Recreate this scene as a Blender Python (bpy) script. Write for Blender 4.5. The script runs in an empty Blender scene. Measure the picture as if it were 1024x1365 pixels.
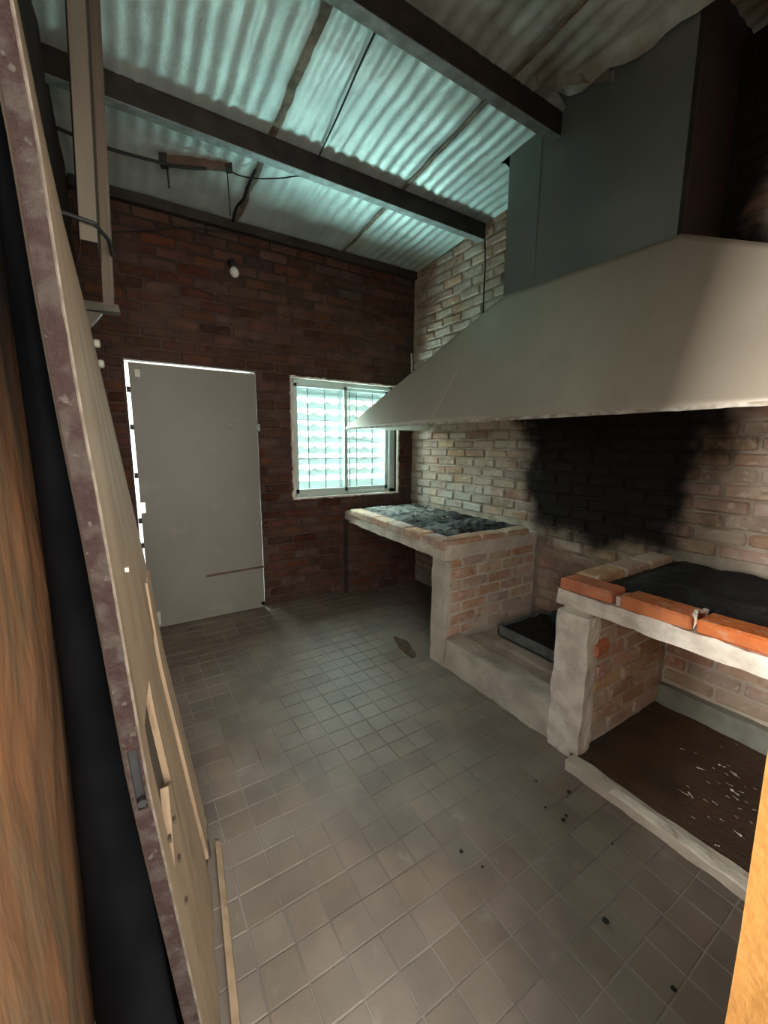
import bpy, bmesh, math, random
import numpy as np
from mathutils import Vector, Matrix, noise

random.seed(7)
SC = bpy.context.scene
COL = SC.collection

# ------------------------------------------------------------------ camera
CAM_POS = Vector((0.0, 0.0, 1.35))
YAW, PITCH, ROLL, FPX = 0.56262, 0.15969, 0.005994, 545.68
_r = Vector((math.cos(YAW), -math.sin(YAW), 0)); _f = Vector((math.sin(YAW), math.cos(YAW), 0)); _u = Vector((0, 0, 1))
_f2 = _f * math.cos(PITCH) - _u * math.sin(PITCH)
_u2 = _u * math.cos(PITCH) + _f * math.sin(PITCH)
_r3 = _r * math.cos(ROLL) + _u2 * math.sin(ROLL)
_u3 = _u2 * math.cos(ROLL) - _r * math.sin(ROLL)
cd = bpy.data.cameras.new('camera')
cd.sensor_fit = 'HORIZONTAL'; cd.sensor_width = 36.0; cd.lens = FPX / 1024 * 36.0
cd.clip_start = 0.01
cam = bpy.data.objects.new('camera', cd); COL.objects.link(cam)
cam.matrix_world = Matrix(((_r3.x, _u3.x, -_f2.x, CAM_POS.x), (_r3.y, _u3.y, -_f2.y, CAM_POS.y),
                           (_r3.z, _u3.z, -_f2.z, CAM_POS.z), (0, 0, 0, 1)))
SC.camera = cam

# ------------------------------------------------------------------ world, daylight, exposure
SC.view_settings.view_transform = 'Standard'
SC.view_settings.look = 'None'
SC.view_settings.gamma = 1.0
SC.view_settings.use_curve_mapping = False
SC.view_settings.exposure = 0.95
w = bpy.data.worlds.new('overcast_sky'); SC.world = w; w.use_nodes = True
w.node_tree.nodes['Background'].inputs[0].default_value = (0.93, 1.0, 0.99, 1)
w.node_tree.nodes['Background'].inputs[1].default_value = 2.4
SC.cycles.max_bounces = 8
SC.cycles.diffuse_bounces = 5
SC.cycles.sample_clamp_indirect = 6.0
SC.cycles.use_denoising = True

def area(name, loc, direction, sx, sy, power, color, portal=False):
    l = bpy.data.lights.new(name, 'AREA'); l.shape = 'RECTANGLE'; l.size = sx; l.size_y = sy
    l.energy = power; l.color = color
    if portal: l.cycles.is_portal = True
    o = bpy.data.objects.new(name, l); COL.objects.link(o)
    o.location = loc
    o.rotation_euler = Vector(direction).to_track_quat('-Z', 'Y').to_euler()
    return o
# daylight bounced up off the bright yard behind the window, and the open doorway the camera stands in
area('yard_daylight', (1.72, 4.05, 0.12), (0, -0.35, 1.0), 2.4, 0.8, 490, (0.68, 0.98, 0.98))
area('sky_daylight', (1.50, 4.60, 2.15), (0, -1.0, -0.62), 2.6, 1.5, 310, (0.86, 1.0, 0.98))
area('doorway_daylight', (0.15, -0.95, 1.55), (0.12, 1.0, -0.1), 0.9, 1.4, 34, (1.0, 0.90, 0.78))
area('side_daylight', (-1.55, 0.47, 1.45), (1.0, -0.04, -0.05), 0.28, 1.0, 105, (1.0, 0.98, 0.93))
area('window_portal', (1.725, 3.62, 1.40), (0, -1, 0), 1.1, 1.05, 1, (1, 1, 1), True)
area('doorway_portal', (0.17, -0.03, 1.05), (0, 1, 0), 0.72, 2.14, 1, (1, 1, 1), True)

# ------------------------------------------------------------------ room numbers (metres; the camera stands at x = y = 0)
XL, XR, YB, YF = -0.16, 2.42, 3.33, 0.10
def zceil(y): return 2.945 + 0.068 * (3.33 - y)

# ------------------------------------------------------------------ helpers
def tag(o, label=None, cat=None, group=None, kind=None):
    if label: o['label'] = label
    if cat: o['category'] = cat
    if group: o['group'] = group
    if kind: o['kind'] = kind
    return o

class MB:
    def __init__(s): s.v = []; s.f = []
    def add(s, vs, fs):
        b = len(s.v); s.v += [tuple(p) for p in vs]; s.f += [tuple(i + b for i in q) for q in fs]
    def box(s, x0, x1, y0, y1, z0, z1):
        s.hexa([(x0, y0, z0), (x1, y0, z0), (x1, y1, z0), (x0, y1, z0), (x0, y0, z1), (x1, y0, z1), (x1, y1, z1), (x0, y1, z1)])
    def hexa(s, p):
        s.add(p, [(0, 3, 2, 1), (4, 5, 6, 7), (0, 1, 5, 4), (1, 2, 6, 5), (2, 3, 7, 6), (3, 0, 4, 7)])
    def tube(s, pts, r, n=6):
        pts = [Vector(p) for p in pts]; rings = []
        for i, p in enumerate(pts):
            t = (pts[min(i + 1, len(pts) - 1)] - pts[max(i - 1, 0)]).normalized()
            a = Vector((0, 0, 1)) if abs(t.z) < .9 else Vector((1, 0, 0))
            e1 = t.cross(a).normalized(); e2 = t.cross(e1)
            rr = r[i] if isinstance(r, (list, tuple)) else r
            rings.append([p + e1 * rr * math.cos(2 * math.pi * k / n) + e2 * rr * math.sin(2 * math.pi * k / n) for k in range(n)])
        vs = [q for g in rings for q in g]; fs = []
        for i in range(len(pts) - 1):
            for k in range(n):
                fs.append((i * n + k, i * n + (k + 1) % n, (i + 1) * n + (k + 1) % n, (i + 1) * n + k))
        fs.append(tuple(range(n))[::-1]); fs.append(tuple((len(pts) - 1) * n + k for k in range(n)))
        s.add(vs, fs)
    def grid(s, fn, nu, nv):
        vs = [fn(i / nu, j / nv) for j in range(nv + 1) for i in range(nu + 1)]
        fs = [(j * (nu + 1) + i, j * (nu + 1) + i + 1, (j + 1) * (nu + 1) + i + 1, (j + 1) * (nu + 1) + i) for j in range(nv) for i in range(nu)]
        s.add(vs, fs)
    def mesh(s, name, m, smooth=False):
        me = bpy.data.meshes.new(name); me.from_pydata(s.v, [], s.f); me.update()
        bm = bmesh.new(); bm.from_mesh(me); bmesh.ops.recalc_face_normals(bm, faces=bm.faces); bm.to_mesh(me); bm.free()
        if m: me.materials.append(m)
        if smooth:
            for p in me.polygons: p.use_smooth = True
        return me
    def build(s, name, m, parent=None, smooth=False):
        return link(name, s.mesh(name, m, smooth), parent)

def link(name, me, parent=None, loc=None, rot=None, scale=None):
    o = bpy.data.objects.new(name, me); COL.objects.link(o)
    if parent: o.parent = parent
    if loc is not None: o.location = loc
    if rot is not None: o.rotation_euler = rot
    if scale is not None: o.scale = scale
    return o
def empty(name, loc=(0, 0, 0)):
    o = bpy.data.objects.new(name, None); COL.objects.link(o); o.location = loc; o.empty_display_size = .1
    return o
def part(name, mb, m, parent, smooth=False):
    """mesh built in world coordinates, parented to a thing whose origin is elsewhere"""
    L = world_loc(parent)
    if L.length > 0:
        mb.v = [tuple(Vector(p) - L) for p in mb.v]
    return mb.build(name, m, parent, smooth)
def world_loc(o):
    L = Vector((0, 0, 0))
    while o is not None: L = L + Vector(o.location); o = o.parent
    return L
def nz(x, y=0.0, z=0.0, s=1.0): return noise.noise(Vector((x * s, y * s, z * s)))
def rough(mb, amt, sc, cuts=0.0):
    """push vertices about by noise so hand-laid masonry is not ruler straight"""
    mb.v = [(x + amt * nz(x, y, z, sc), y + amt * nz(x + 9, y, z, sc), z + amt * nz(x, y + 9, z, sc)) for x, y, z in mb.v]
    return mb
def rbox(mb, x0, x1, y0, y1, z0, z1, st=.05, amt=.006, sc=9.0):
    """box subdivided on its faces and roughened"""
    nx, ny, nz_ = [max(1, int(round(abs(d) / st))) for d in (x1 - x0, y1 - y0, z1 - z0)]
    t = MB()
    L = lambda a, b, u: a + (b - a) * u
    for x in (x0, x1): t.grid(lambda u, v: (x, L(y0, y1, u), L(z0, z1, v)), ny, nz_)
    for y in (y0, y1): t.grid(lambda u, v: (L(x0, x1, u), y, L(z0, z1, v)), nx, nz_)
    for z in (z0, z1): t.grid(lambda u, v: (L(x0, x1, u), L(y0, y1, v), z), nx, ny)
    rough(t, amt, sc)
    mb.add(t.v, t.f)
    return mb
def px(p):
    d = Vector(p) - CAM_POS; dz = d.dot(_f2)
    if dz < .05: return None
    return 512 + FPX * d.dot(_r3) / dz, 682.5 - FPX * d.dot(_u3) / dz, dz

# ------------------------------------------------------------------ materials
def N(nt, t, **k):
    n = nt.nodes.new(t)
    for a, b in k.items(): setattr(n, a, b)
    return n
def lk(nt, a, b): nt.links.new(a, b)
class Mat:
    """procedural surface: two-tone noise, optional per-piece tint, stains in world space, bump"""
    def __init__(s, name, c1, c2, scale=6.0, rough=.8, metal=0.0, bump=.25, bscale=60.0, detail=5.0, stretch=(1, 1, 1), spec=.35, lo=.35, hi=.65, bdist=.01):
        s.m = bpy.data.materials.new(name); s.m.use_nodes = True; nt = s.nt = s.m.node_tree
        s.b = nt.nodes['Principled BSDF']
        s.geo = N(nt, 'ShaderNodeNewGeometry')
        mp = N(nt, 'ShaderNodeMapping'); mp.inputs['Scale'].default_value = stretch; lk(nt, s.geo.outputs['Position'], mp.inputs['Vector']); s.pos = mp.outputs[0]
        s.col = s.mix(s.mask(scale, lo, hi, detail), c1 + (1,), c2 + (1,))
        s.b.inputs['Roughness'].default_value = rough; s.b.inputs['Metallic'].default_value = metal
        s.b.inputs['Specular IOR Level'].default_value = spec
        if bump:
            n = N(nt, 'ShaderNodeTexNoise'); n.inputs['Scale'].default_value = bscale; n.inputs['Detail'].default_value = 6; lk(nt, s.pos, n.inputs['Vector'])
            bp = N(nt, 'ShaderNodeBump'); bp.inputs['Strength'].default_value = bump; bp.inputs['Distance'].default_value = bdist
            lk(nt, n.outputs['Fac'], bp.inputs['Height']); lk(nt, bp.outputs[0], s.b.inputs['Normal'])
    def mask(s, scale, lo, hi, detail=4.0, seed=0.0, pos=None):
        nt = s.nt
        n = N(nt, 'ShaderNodeTexNoise', noise_dimensions='4D'); n.inputs['Scale'].default_value = scale; n.inputs['Detail'].default_value = detail; n.inputs['W'].default_value = seed
        lk(nt, pos or s.pos, n.inputs['Vector'])
        return s.ramp(n.outputs['Fac'], lo, hi)
    def ramp(s, sock, lo, hi):
        r = N(s.nt, 'ShaderNodeMapRange', interpolation_type='SMOOTHSTEP')
        r.inputs['From Min'].default_value = lo; r.inputs['From Max'].default_value = hi
        lk(s.nt, sock, r.inputs['Value']); return r.outputs[0]
    def math(s, op, a, b=None):
        n = N(s.nt, 'ShaderNodeMath', operation=op)
        for i, q in enumerate((a, b)):
            if q is None: continue
            if isinstance(q, (int, float)): n.inputs[i].default_value = q
            else: lk(s.nt, q, n.inputs[i])
        return n.outputs[0]
    def mix(s, fac, a, b):
        n = N(s.nt, 'ShaderNodeMix', data_type='RGBA')
        ia, ib = n.inputs[6], n.inputs[7]
        if isinstance(fac, (int, float)): n.inputs[0].default_value = fac
        else: lk(s.nt, fac, n.inputs[0])
        for i, q in ((ia, a), (ib, b)):
            if isinstance(q, tuple): i.default_value = q
            else: lk(s.nt, q, i)
        return n.outputs[2]
    def layer(s, mask, color): s.col = s.mix(mask, s.col, color + (1,)); return s
    def rnd(s):
        """random number per object and, in joined stuff, per loose piece"""
        oi = N(s.nt, 'ShaderNodeObjectInfo')
        return s.math('FRACT', s.math('ADD', oi.outputs['Random'], s.geo.outputs['Random Per Island']))
    def tint(s, lo, hi, sat=0.0, hue=0.0):
        r = s.rnd()
        h = N(s.nt, 'ShaderNodeHueSaturation')
        v = N(s.nt, 'ShaderNodeMapRange'); v.inputs['To Min'].default_value = lo; v.inputs['To Max'].default_value = hi
        lk(s.nt, r, v.inputs['Value']); lk(s.nt, v.outputs[0], h.inputs['Value'])
        if hue:
            q = N(s.nt, 'ShaderNodeMapRange'); q.inputs['To Min'].default_value = .5 - hue; q.inputs['To Max'].default_value = .5 + hue
            lk(s.nt, s.math('FRACT', s.math('MULTIPLY', r, 7.31)), q.inputs['Value']); lk(s.nt, q.outputs[0], h.inputs['Hue'])
        if sat:
            q = N(s.nt, 'ShaderNodeMapRange'); q.inputs['To Min'].default_value = 1 - sat; q.inputs['To Max'].default_value = 1 + sat
            lk(s.nt, s.math('FRACT', s.math('MULTIPLY', r, 13.7)), q.inputs['Value']); lk(s.nt, q.outputs[0], h.inputs['Saturation'])
        lk(s.nt, s.col, h.inputs['Color']); s.col = h.outputs[0]; return s
    def xyz(s):
        n = N(s.nt, 'ShaderNodeSeparateXYZ'); lk(s.nt, s.geo.outputs['Position'], n.inputs[0]); return n.outputs
    def done(s):
        lk(s.nt, s.col, s.b.inputs['Base Color']); return s.m

def soot_wall(M):
    """black soot fan above the near grill and the ash-grey bloom round it (stains of the wall itself)"""
    x, y, z = M.xyz()
    nn = N(M.nt, 'ShaderNodeTexNoise'); nn.inputs['Scale'].default_value = 3.5; nn.inputs['Detail'].default_value = 6
    lk(M.nt, M.geo.outputs['Position'], nn.inputs['Vector'])
    d = M.math('ABSOLUTE', M.math('SUBTRACT', y, 1.40))
    d = M.math('ADD', d, M.math('MULTIPLY', M.math('SUBTRACT', nn.outputs['Fac'], .5), .62))
    zz = N(M.nt, 'ShaderNodeMapRange'); zz.inputs['From Min'].default_value = .78; zz.inputs['From Max'].default_value = 1.55
    zz.inputs['To Min'].default_value = .44; zz.inputs['To Max'].default_value = .70; lk(M.nt, z, zz.inputs['Value'])
    m = M.ramp(M.math('SUBTRACT', zz.outputs[0], d), -.13, .14)
    low = M.ramp(M.math('ADD', z, M.math('MULTIPLY', nn.outputs['Fac'], .5)), .86, 1.08)
    m = M.math('MULTIPLY', m, low)
    M.layer(M.math('MULTIPLY', m, .97), (.008, .0075, .007))
    return m

def brick_mat(name, c1, c2, dust, dustamt, lo, hi, soot=False, ash=False, sat=.25, hue=.015):
    M = Mat(name, c1, c2, 9.0, .95, 0, .7, 60.0, bdist=.008, spec=.08)
    M.tint(lo, hi, sat, hue)
    M.layer(M.math('MULTIPLY', M.mask(3.2, .42, .68, 6, 3.0), dustamt), dust)
    M.layer(M.math('MULTIPLY', M.mask(26.0, .54, .66, 4, 5.0), .6), dust)
    M.layer(M.math('MULTIPLY', M.mask(17.0, .60, .70, 4, 11.0), .55), tuple(q * .45 for q in c2))
    if ash:
        x, y, z = M.xyz()
        a = M.math('MULTIPLY', M.ramp(z, 1.25, .85), M.ramp(y, 1.9, 2.4))
        M.layer(M.math('MULTIPLY', M.math('MULTIPLY', a, M.mask(7.0, .35, .6, 5, 8.0)), .7), (.40, .40, .36))
    if soot: soot_wall(M)
    return M.done()

BRICK_R = brick_mat('sooty_wall_brick', (.46, .315, .235), (.35, .225, .16), (.56, .46, .37), .8, .78, 1.15, True, True)
MORT_R = Mat('wall_mortar', (.48, .39, .31), (.30, .235, .18), 7, .95, 0, .8, 50, spec=.08)
soot_wall(MORT_R); MORT_R = MORT_R.done()
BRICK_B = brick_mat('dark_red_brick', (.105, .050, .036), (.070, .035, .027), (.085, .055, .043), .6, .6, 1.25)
def top_soot(M):
    x, y, z = M.xyz()
    M.layer(M.math('MULTIPLY', M.ramp(M.math('ADD', z, M.math('MULTIPLY', M.mask(4.0, 0, 1, 5, 2.0), .35)), 2.45, 3.15), .8), (.015, .012, .011)); return M
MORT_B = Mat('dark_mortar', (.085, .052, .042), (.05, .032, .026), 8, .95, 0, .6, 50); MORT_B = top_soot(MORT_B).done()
BRICK_C = brick_mat('grill_brick', (.56, .37, .26), (.47, .29, .195), (.68, .57, .47), .8, .8, 1.12)
MORT_C = Mat('grill_mortar', (.68, .58, .48), (.50, .42, .34), 8, .95, 0, .7, 45).done()
BRICK_O = brick_mat('orange_edge_brick', (.60, .19, .075), (.45, .13, .055), (.50, .28, .18), .30, .9, 1.1, sat=.08, hue=.004)
PLASTER = Mat('flaking_white_plaster', (.78, .71, .61), (.56, .48, .40), 11, .9, 0, .9, 35, bdist=.012).done()
PLASTER_G = Mat('grey_render', (.58, .51, .42), (.43, .37, .30), 7, .92, 0, .7, 40).done()
TILE = Mat('floor_tile', (.195, .148, .115), (.138, .106, .085), 5, .55, 0, .12, 40, spec=.4)
TILE.tint(.89, 1.09, .12, .009)
TILE.layer(TILE.math('MULTIPLY', TILE.mask(2.2, .40, .72, 7, 4.0), .55), (.205, .178, .150))
TILE.layer(TILE.math('MULTIPLY', TILE.mask(11.0, .60, .74, 6, 6.0), .55), (.27, .24, .21))
TILE = TILE.done()
GROUT = Mat('tile_grout', (.26, .235, .205), (.145, .125, .108), 2.6, .9, 0, .3, 80, lo=.42, hi=.62).done()
RUST_STAIN = Mat('dry_brown_dirt', (.10, .055, .032), (.06, .035, .022), 20, .95, 0, .5, 90).done()
ORANGE = Mat('orange_wall_paint', (.30, .135, .03), (.26, .112, .023), 9, .75, 0, .5, 45).done()
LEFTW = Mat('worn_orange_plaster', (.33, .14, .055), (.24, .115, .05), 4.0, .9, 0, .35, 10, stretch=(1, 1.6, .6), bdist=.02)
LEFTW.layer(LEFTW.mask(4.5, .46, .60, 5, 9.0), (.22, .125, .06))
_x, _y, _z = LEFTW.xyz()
LEFTW.layer(LEFTW.math('MULTIPLY', LEFTW.ramp(LEFTW.math('ADD', _z, LEFTW.math('MULTIPLY', LEFTW.mask(3.0, 0, 1, 5, 1.0), .4)), 1.35, 1.85), .93), (.012, .011, .012))  # plaster turns near black towards the top
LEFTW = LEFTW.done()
FOIL = Mat('aluminium_insulation_foil', (.60, .68, .645), (.50, .575, .545), 5, .5, .35, .35, 26, bdist=.015)
x_, y_, z_ = FOIL.xyz()
FOIL.layer(FOIL.math('MULTIPLY', FOIL.mask(5.0, .50, .70, 6, 4.0), .35), (.33, .36, .32))
FOIL.layer(FOIL.math('MULTIPLY', FOIL.math('MULTIPLY', FOIL.ramp(y_, 1.75, 1.45), FOIL.mask(2.6, .36, .60, 5, 7.0)), .8), (.13, .085, .05))
FOIL = FOIL.done()
FOIL.node_tree.nodes['Principled BSDF'].inputs['Specular IOR Level'].default_value = .5
TAPE = Mat('browned_seam_tape', (.24, .20, .14), (.12, .10, .075), 16, .7, .2, .6, 60).done()
STEEL_DK = Mat('dark_painted_steel', (.045, .036, .030), (.025, .021, .019), 9, .6, .2, .25, 60).done()
HOOD = Mat('dusty_hood_sheet', (.50, .425, .335), (.44, .37, .29), 1.6, .48, .25, .10, 9, stretch=(1, 1, .35), bdist=.02)
HOOD.layer(HOOD.math('MULTIPLY', HOOD.mask(5.0, .56, .72, 6, 3.0), .35), (.31, .26, .20))
HOOD.layer(HOOD.math('MULTIPLY', HOOD.mask(7.0, .5, .72, 5, 12.0, pos=None), .25), (.54, .47, .38))
HOOD = HOOD.done()
DUCT = Mat('grey_duct_sheet', (.21, .235, .215), (.17, .19, .175), 2.0, .55, .25, .10, 12).done()
BROWNSH = Mat('dark_brown_sheet', (.045, .028, .022), (.03, .02, .017), 6, .7, .1, .2, 20).done()
RIM = Mat('chipped_pale_rim', (.55, .50, .42), (.30, .24, .18), 24, .6, .2, .3, 60).done()
DOORP = Mat('cream_door_paint', (.225, .215, .182), (.203, .192, .164), 2.2, .5, 0, .06, 20)
DOORP.layer(DOORP.math('MULTIPLY', DOORP.mask(6.0, .58, .75, 6, 2.0), .35), (.36, .32, .26)); DOORP = DOORP.done()
ALU = Mat('pale_window_aluminium', (.62, .70, .66), (.55, .63, .60), 6, .4, .3, .05, 60).done()
IRON = Mat('grey_iron', (.30, .33, .32), (.20, .21, .20), 20, .55, .5, .2, 90).done()
RUST = Mat('rusted_steel_edge', (.026, .012, .010), (.046, .033, .028), 26, .8, .15, .8, 70, detail=8, lo=.44, hi=.62)
RUST.layer(RUST.mask(60.0, .62, .70, 4, 3.0), (.075, .062, .053)); RUST = RUST.done()
BARE = Mat('bare_steel_lip', (.24, .20, .165), (.15, .12, .095), 30, .45, .4, .2, 90).done()
PLY = Mat('tan_plywood', (.33, .23, .145), (.245, .168, .105), 7, .7, 0, .12, 60, stretch=(3, 3, .35))
PLY.layer(PLY.math('MULTIPLY', PLY.mask(12.0, .60, .70, 5, 5.0), .6), (.13, .08, .05)); PLY = PLY.done()
PLYD = Mat('dark_core_wood', (.075, .052, .036), (.05, .036, .025), 8, .85, 0, .4, 60, stretch=(3, 3, .3)).done()
CREAM = Mat('beige_post_paint', (.14, .122, .092), (.11, .095, .072), 5, .65, 0, .15, 40, stretch=(2, 2, .4)).done()
BROWNP = Mat('brown_post_wood', (.10, .078, .055), (.07, .055, .04), 7, .75, 0, .3, 50, stretch=(3, 3, .3)).done()
WHITE = Mat('old_white_plastic', (.62, .60, .52), (.52, .50, .43), 9, .45, 0, .05, 60).done()
BLACK = Mat('black_cable_rubber', (.02, .02, .02), (.012, .012, .013), 20, .6, 0, .1, 90).done()
PITCH_BLACK = Mat('gap_black', (.007, .007, .008), (.004, .004, .005), 6, .95, 0, .2, 12, spec=.05).done()
CHAR = Mat('charcoal_ash', (.022, .022, .021), (.05, .05, .046), 14, .95, 0, .9, 60, lo=.45, hi=.7)
CHAR.layer(CHAR.math('MULTIPLY', CHAR.mask(4.0, .46, .66, 8, 3.0), .75), (.21, .21, .19)); _x, _y, _z = CHAR.xyz()
CHAR.layer(CHAR.math('MULTIPLY', CHAR.math('MULTIPLY', CHAR.ramp(_y, 2.35, 3.1), CHAR.mask(9.0, .42, .6, 6, 2.0)), .8), (.34, .34, .31)); CHAR = CHAR.done()
CHAR_N = Mat('black_charcoal', (.010, .010, .010), (.032, .029, .026), 14, .95, 0, .9, 60, lo=.45, hi=.75)
_x, _y, _z = CHAR_N.xyz()
CHAR_N.layer(CHAR_N.math('MULTIPLY', CHAR_N.ramp(CHAR_N.math('ADD', _y, CHAR_N.math('MULTIPLY', CHAR_N.mask(5.0, 0, 1, 5, 2.0), .3)), .92, 1.25), .85), (.12, .105, .085)); CHAR_N = CHAR_N.done()
NICHE = Mat('brown_ash_floor', (.105, .062, .035), (.06, .040, .026), 5, .85, 0, .6, 50).done()
FOILBIT = Mat('crumpled_foil', (.80, .80, .78), (.60, .60, .58), 40, .35, .35, .3, 120).done()
GREEN = Mat('grey_green_render', (.34, .35, .29), (.27, .27, .22), 12, .9, 0, .5, 50).done()
TEAL = Mat('dark_teal_rag', (.035, .085, .08), (.02, .05, .05), 20, .8, 0, .5, 60).done()
NAVY = Mat('blackened_tray_steel', (.028, .03, .034), (.015, .016, .019), 12, .6, .3, .3, 60).done()
PAVE = Mat('pale_yard_concrete', (.42, .42, .40), (.36, .36, .34), 3, .9, 0, .2, 30).done()
WOODB = Mat('brown_batten_wood', (.15, .095, .065), (.09, .06, .042), 9, .8, 0, .3, 60).done()
m = bpy.data.materials.new('window_glass'); m.use_nodes = True
nt = m.node_tree; nt.nodes.remove(nt.nodes['Principled BSDF'])
t_ = N(nt, 'ShaderNodeBsdfTransparent'); t_.inputs[0].default_value = (.88, .97, .95, 1)
g_ = N(nt, 'ShaderNodeBsdfGlossy'); g_.inputs['Roughness'].default_value = .03
mx = N(nt, 'ShaderNodeMixShader'); mx.inputs[0].default_value = .06
lk(nt, t_.outputs[0], mx.inputs[1]); lk(nt, g_.outputs[0], mx.inputs[2]); lk(nt, mx.outputs[0], nt.nodes['Material Output'].inputs[0])
GLASS = m
m = bpy.data.materials.new('translucent_shutter_plastic'); m.use_nodes = True
nt = m.node_tree; nt.nodes.remove(nt.nodes['Principled BSDF'])
d_ = N(nt, 'ShaderNodeBsdfDiffuse'); d_.inputs[0].default_value = (.68, .70, .70, 1)
t_ = N(nt, 'ShaderNodeBsdfTranslucent'); t_.inputs[0].default_value = (.33, .33, .325, 1)
mx = N(nt, 'ShaderNodeMixShader'); mx.inputs[0].default_value = .35
lk(nt, d_.outputs[0], mx.inputs[1]); lk(nt, t_.outputs[0], mx.inputs[2]); lk(nt, mx.outputs[0], nt.nodes['Material Output'].inputs[0])
SHUT = m
m = bpy.data.materials.new('frosted_bulb'); m.use_nodes = True
m.node_tree.nodes['Principled BSDF'].inputs['Base Color'].default_value = (.75, .74, .68, 1); m.node_tree.nodes['Principled BSDF'].inputs['Roughness'].default_value = .25
BULB = m

# ------------------------------------------------------------------ brick pieces
def brick_mesh(name, L, D, H, m, jit=.004, bev=.009):
    bm = bmesh.new(); bmesh.ops.create_cube(bm, size=1.0)
    for v in bm.verts: v.co = Vector((v.co.x * L, v.co.y * D, v.co.z * H))
    bmesh.ops.bevel(bm, geom=bm.edges[:], offset=bev, segments=1, affect='EDGES', profile=.6)
    for v in bm.verts: v.co += Vector((random.uniform(-jit, jit), random.uniform(-jit, jit) * .7, random.uniform(-jit, jit)))
    bmesh.ops.recalc_face_normals(bm, faces=bm.faces)
    me = bpy.data.meshes.new(name); bm.to_mesh(me); bm.free(); me.materials.append(m)
    for p in me.polygons: p.use_smooth = False
    return me
COURSE, BL, JOINT, BD = .074, .225, .013, .05
def brick_variants(m, n=7, L=BL - JOINT, H=COURSE - JOINT, D=BD): return [brick_mesh('brick', L, D, H, m) for _ in range(n)]

def lay(parent, variants, u0, u1, z0, z1, place, ok, limit=300, vis=None, name='brick', pitch=BL, L=BL - JOINT, course=COURSE, zof=0.0, proud=.006):
    """lay stretcher courses; place(u, z, out) -> (location, z rotation). The largest in view become pieces of their own, the rest one joined part"""
    cells = []
    r = 0; z = z0 + course / 2
    while z < z1 - course * .3:
        off = (r % 2) * pitch / 2 + random.uniform(-.02, .02)
        u = u0 - pitch + off
        while u < u1 + pitch / 2:
            a, b = max(u - L / 2, u0), min(u + L / 2, u1)
            u += pitch
            if b - a < .04: continue
            c = (a + b) / 2; ln = b - a
            res = ok(a, b, z)
            if res is None: continue
            a, b = res
            if b - a < .035: continue
            cells.append(((a + b) / 2, z, (b - a) / L))
        z += course; r += 1
    items = []
    for (c, zz, sc) in cells:
        loc, rz = place(c, zz, random.uniform(-.002, proud))
        p = px(loc); s = 0
        if p and -30 < p[0] < 1054 and -30 < p[1] < 1395 and (vis is None or vis(loc)): s = sc / p[2]
        items.append((s, loc, rz, sc))
    items.sort(key=lambda t: -t[0])
    joined = MB()
    pl = world_loc(parent) if parent else Vector((0, 0, 0))
    for i, (s, loc, rz, sc) in enumerate(items):
        me = random.choice(variants)
        rx = random.uniform(-.012, .012)
        if i < limit and s > 0:
            link(name, me, parent, Vector(loc) - pl, (0, rx, rz), (sc, 1, 1))
        else:
            Mx = Matrix.Translation(loc) @ Matrix.Rotation(rz, 4, 'Z') @ Matrix.Rotation(rx, 4, 'Y') @ Matrix.Diagonal((sc, 1, 1, 1))
            joined.add([Mx @ v.co for v in me.vertices], [tuple(p.vertices) for p in me.polygons])
    if joined.v:
        o = part(name + 'work_rest', joined, variants[0].materials[0], parent); o['kind'] = 'stuff'
    return len(items)

def cut(a, b, lo, hi):
    """remove the opening lo..hi from the span a..b (keeps the longer remainder)"""
    if b <= lo or a >= hi: return a, b
    l, r = (a, min(b, lo)), (max(a, hi), b)
    l = l if l[1] > l[0] else None; r = r if r[1] > r[0] else None
    if l and r: return l if l[1] - l[0] > r[1] - r[0] else r
    return l or r

# ------------------------------------------------------------------ floor
fl = MB(); fl.box(XL - .15, XR + .2, -.3, YB + .2, -.06, -.0022)
floor = tag(fl.build('floor', GROUT), 'grey-brown floor of small square tiles with pale joints', 'floor', kind='structure')
TP, TQ = .104, .101
tv = []
for k in range(6):
    bm = bmesh.new(); bmesh.ops.create_cube(bm, size=1.0)
    for v in bm.verts: v.co = Vector((v.co.x * (TP - .0040), v.co.y * (TQ - .0040), v.co.z * .012))
    bmesh.ops.bevel(bm, geom=[e for e in bm.edges if all(v.co.z > 0 for v in e.verts)], offset=.0016, segments=1, affect='EDGES')
    for v in bm.verts: v.co += Vector((random.uniform(-.0009, .0009), random.uniform(-.0009, .0009), random.uniform(-.0003, .0003)))
    me = bpy.data.meshes.new('tile'); bm.to_mesh(me); bm.free(); me.materials.append(TILE); tv.append(me)
tiles = []
for i in range(-5, 26):
    for j in range(-2, 34):
        x, y = .292 + (i - 0) * TP + TP / 2 - .104, .502 + (j - 4) * TQ + TQ / 2
        if x < XL or x > XR or y < YF - .14 or y > YB: continue
        if x > 1.52 and y < .9: continue
        if x > 1.62 and y < 1.8: continue
        p = px((x, y, 0)); s = 0
        hidden = (x < .14 and y < 1.4)
        if p and -20 < p[0] < 1044 and p[1] < 1390 and not hidden: s = 1 / p[2]
        tiles.append((s, x, y))
tiles.sort(key=lambda t: -t[0])
jt = MB()
for k, (s, x, y) in enumerate(tiles):
    me = random.choice(tv)
    loc = Vector((x, y, -.006 + random.uniform(-.0006, .0006)))
    rot = (random.uniform(-.006, .006), random.uniform(-.006, .006), random.choice((0, math.pi)))
    if k < 300 and s > 0: link('tile', me, floor, loc, rot)
    else: jt.add([Vector(v.co) + loc for v in me.vertices], [tuple(p.vertices) for p in me.polygons])
o = jt.build('tile_rest', TILE, floor); o['kind'] = 'stuff'

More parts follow.
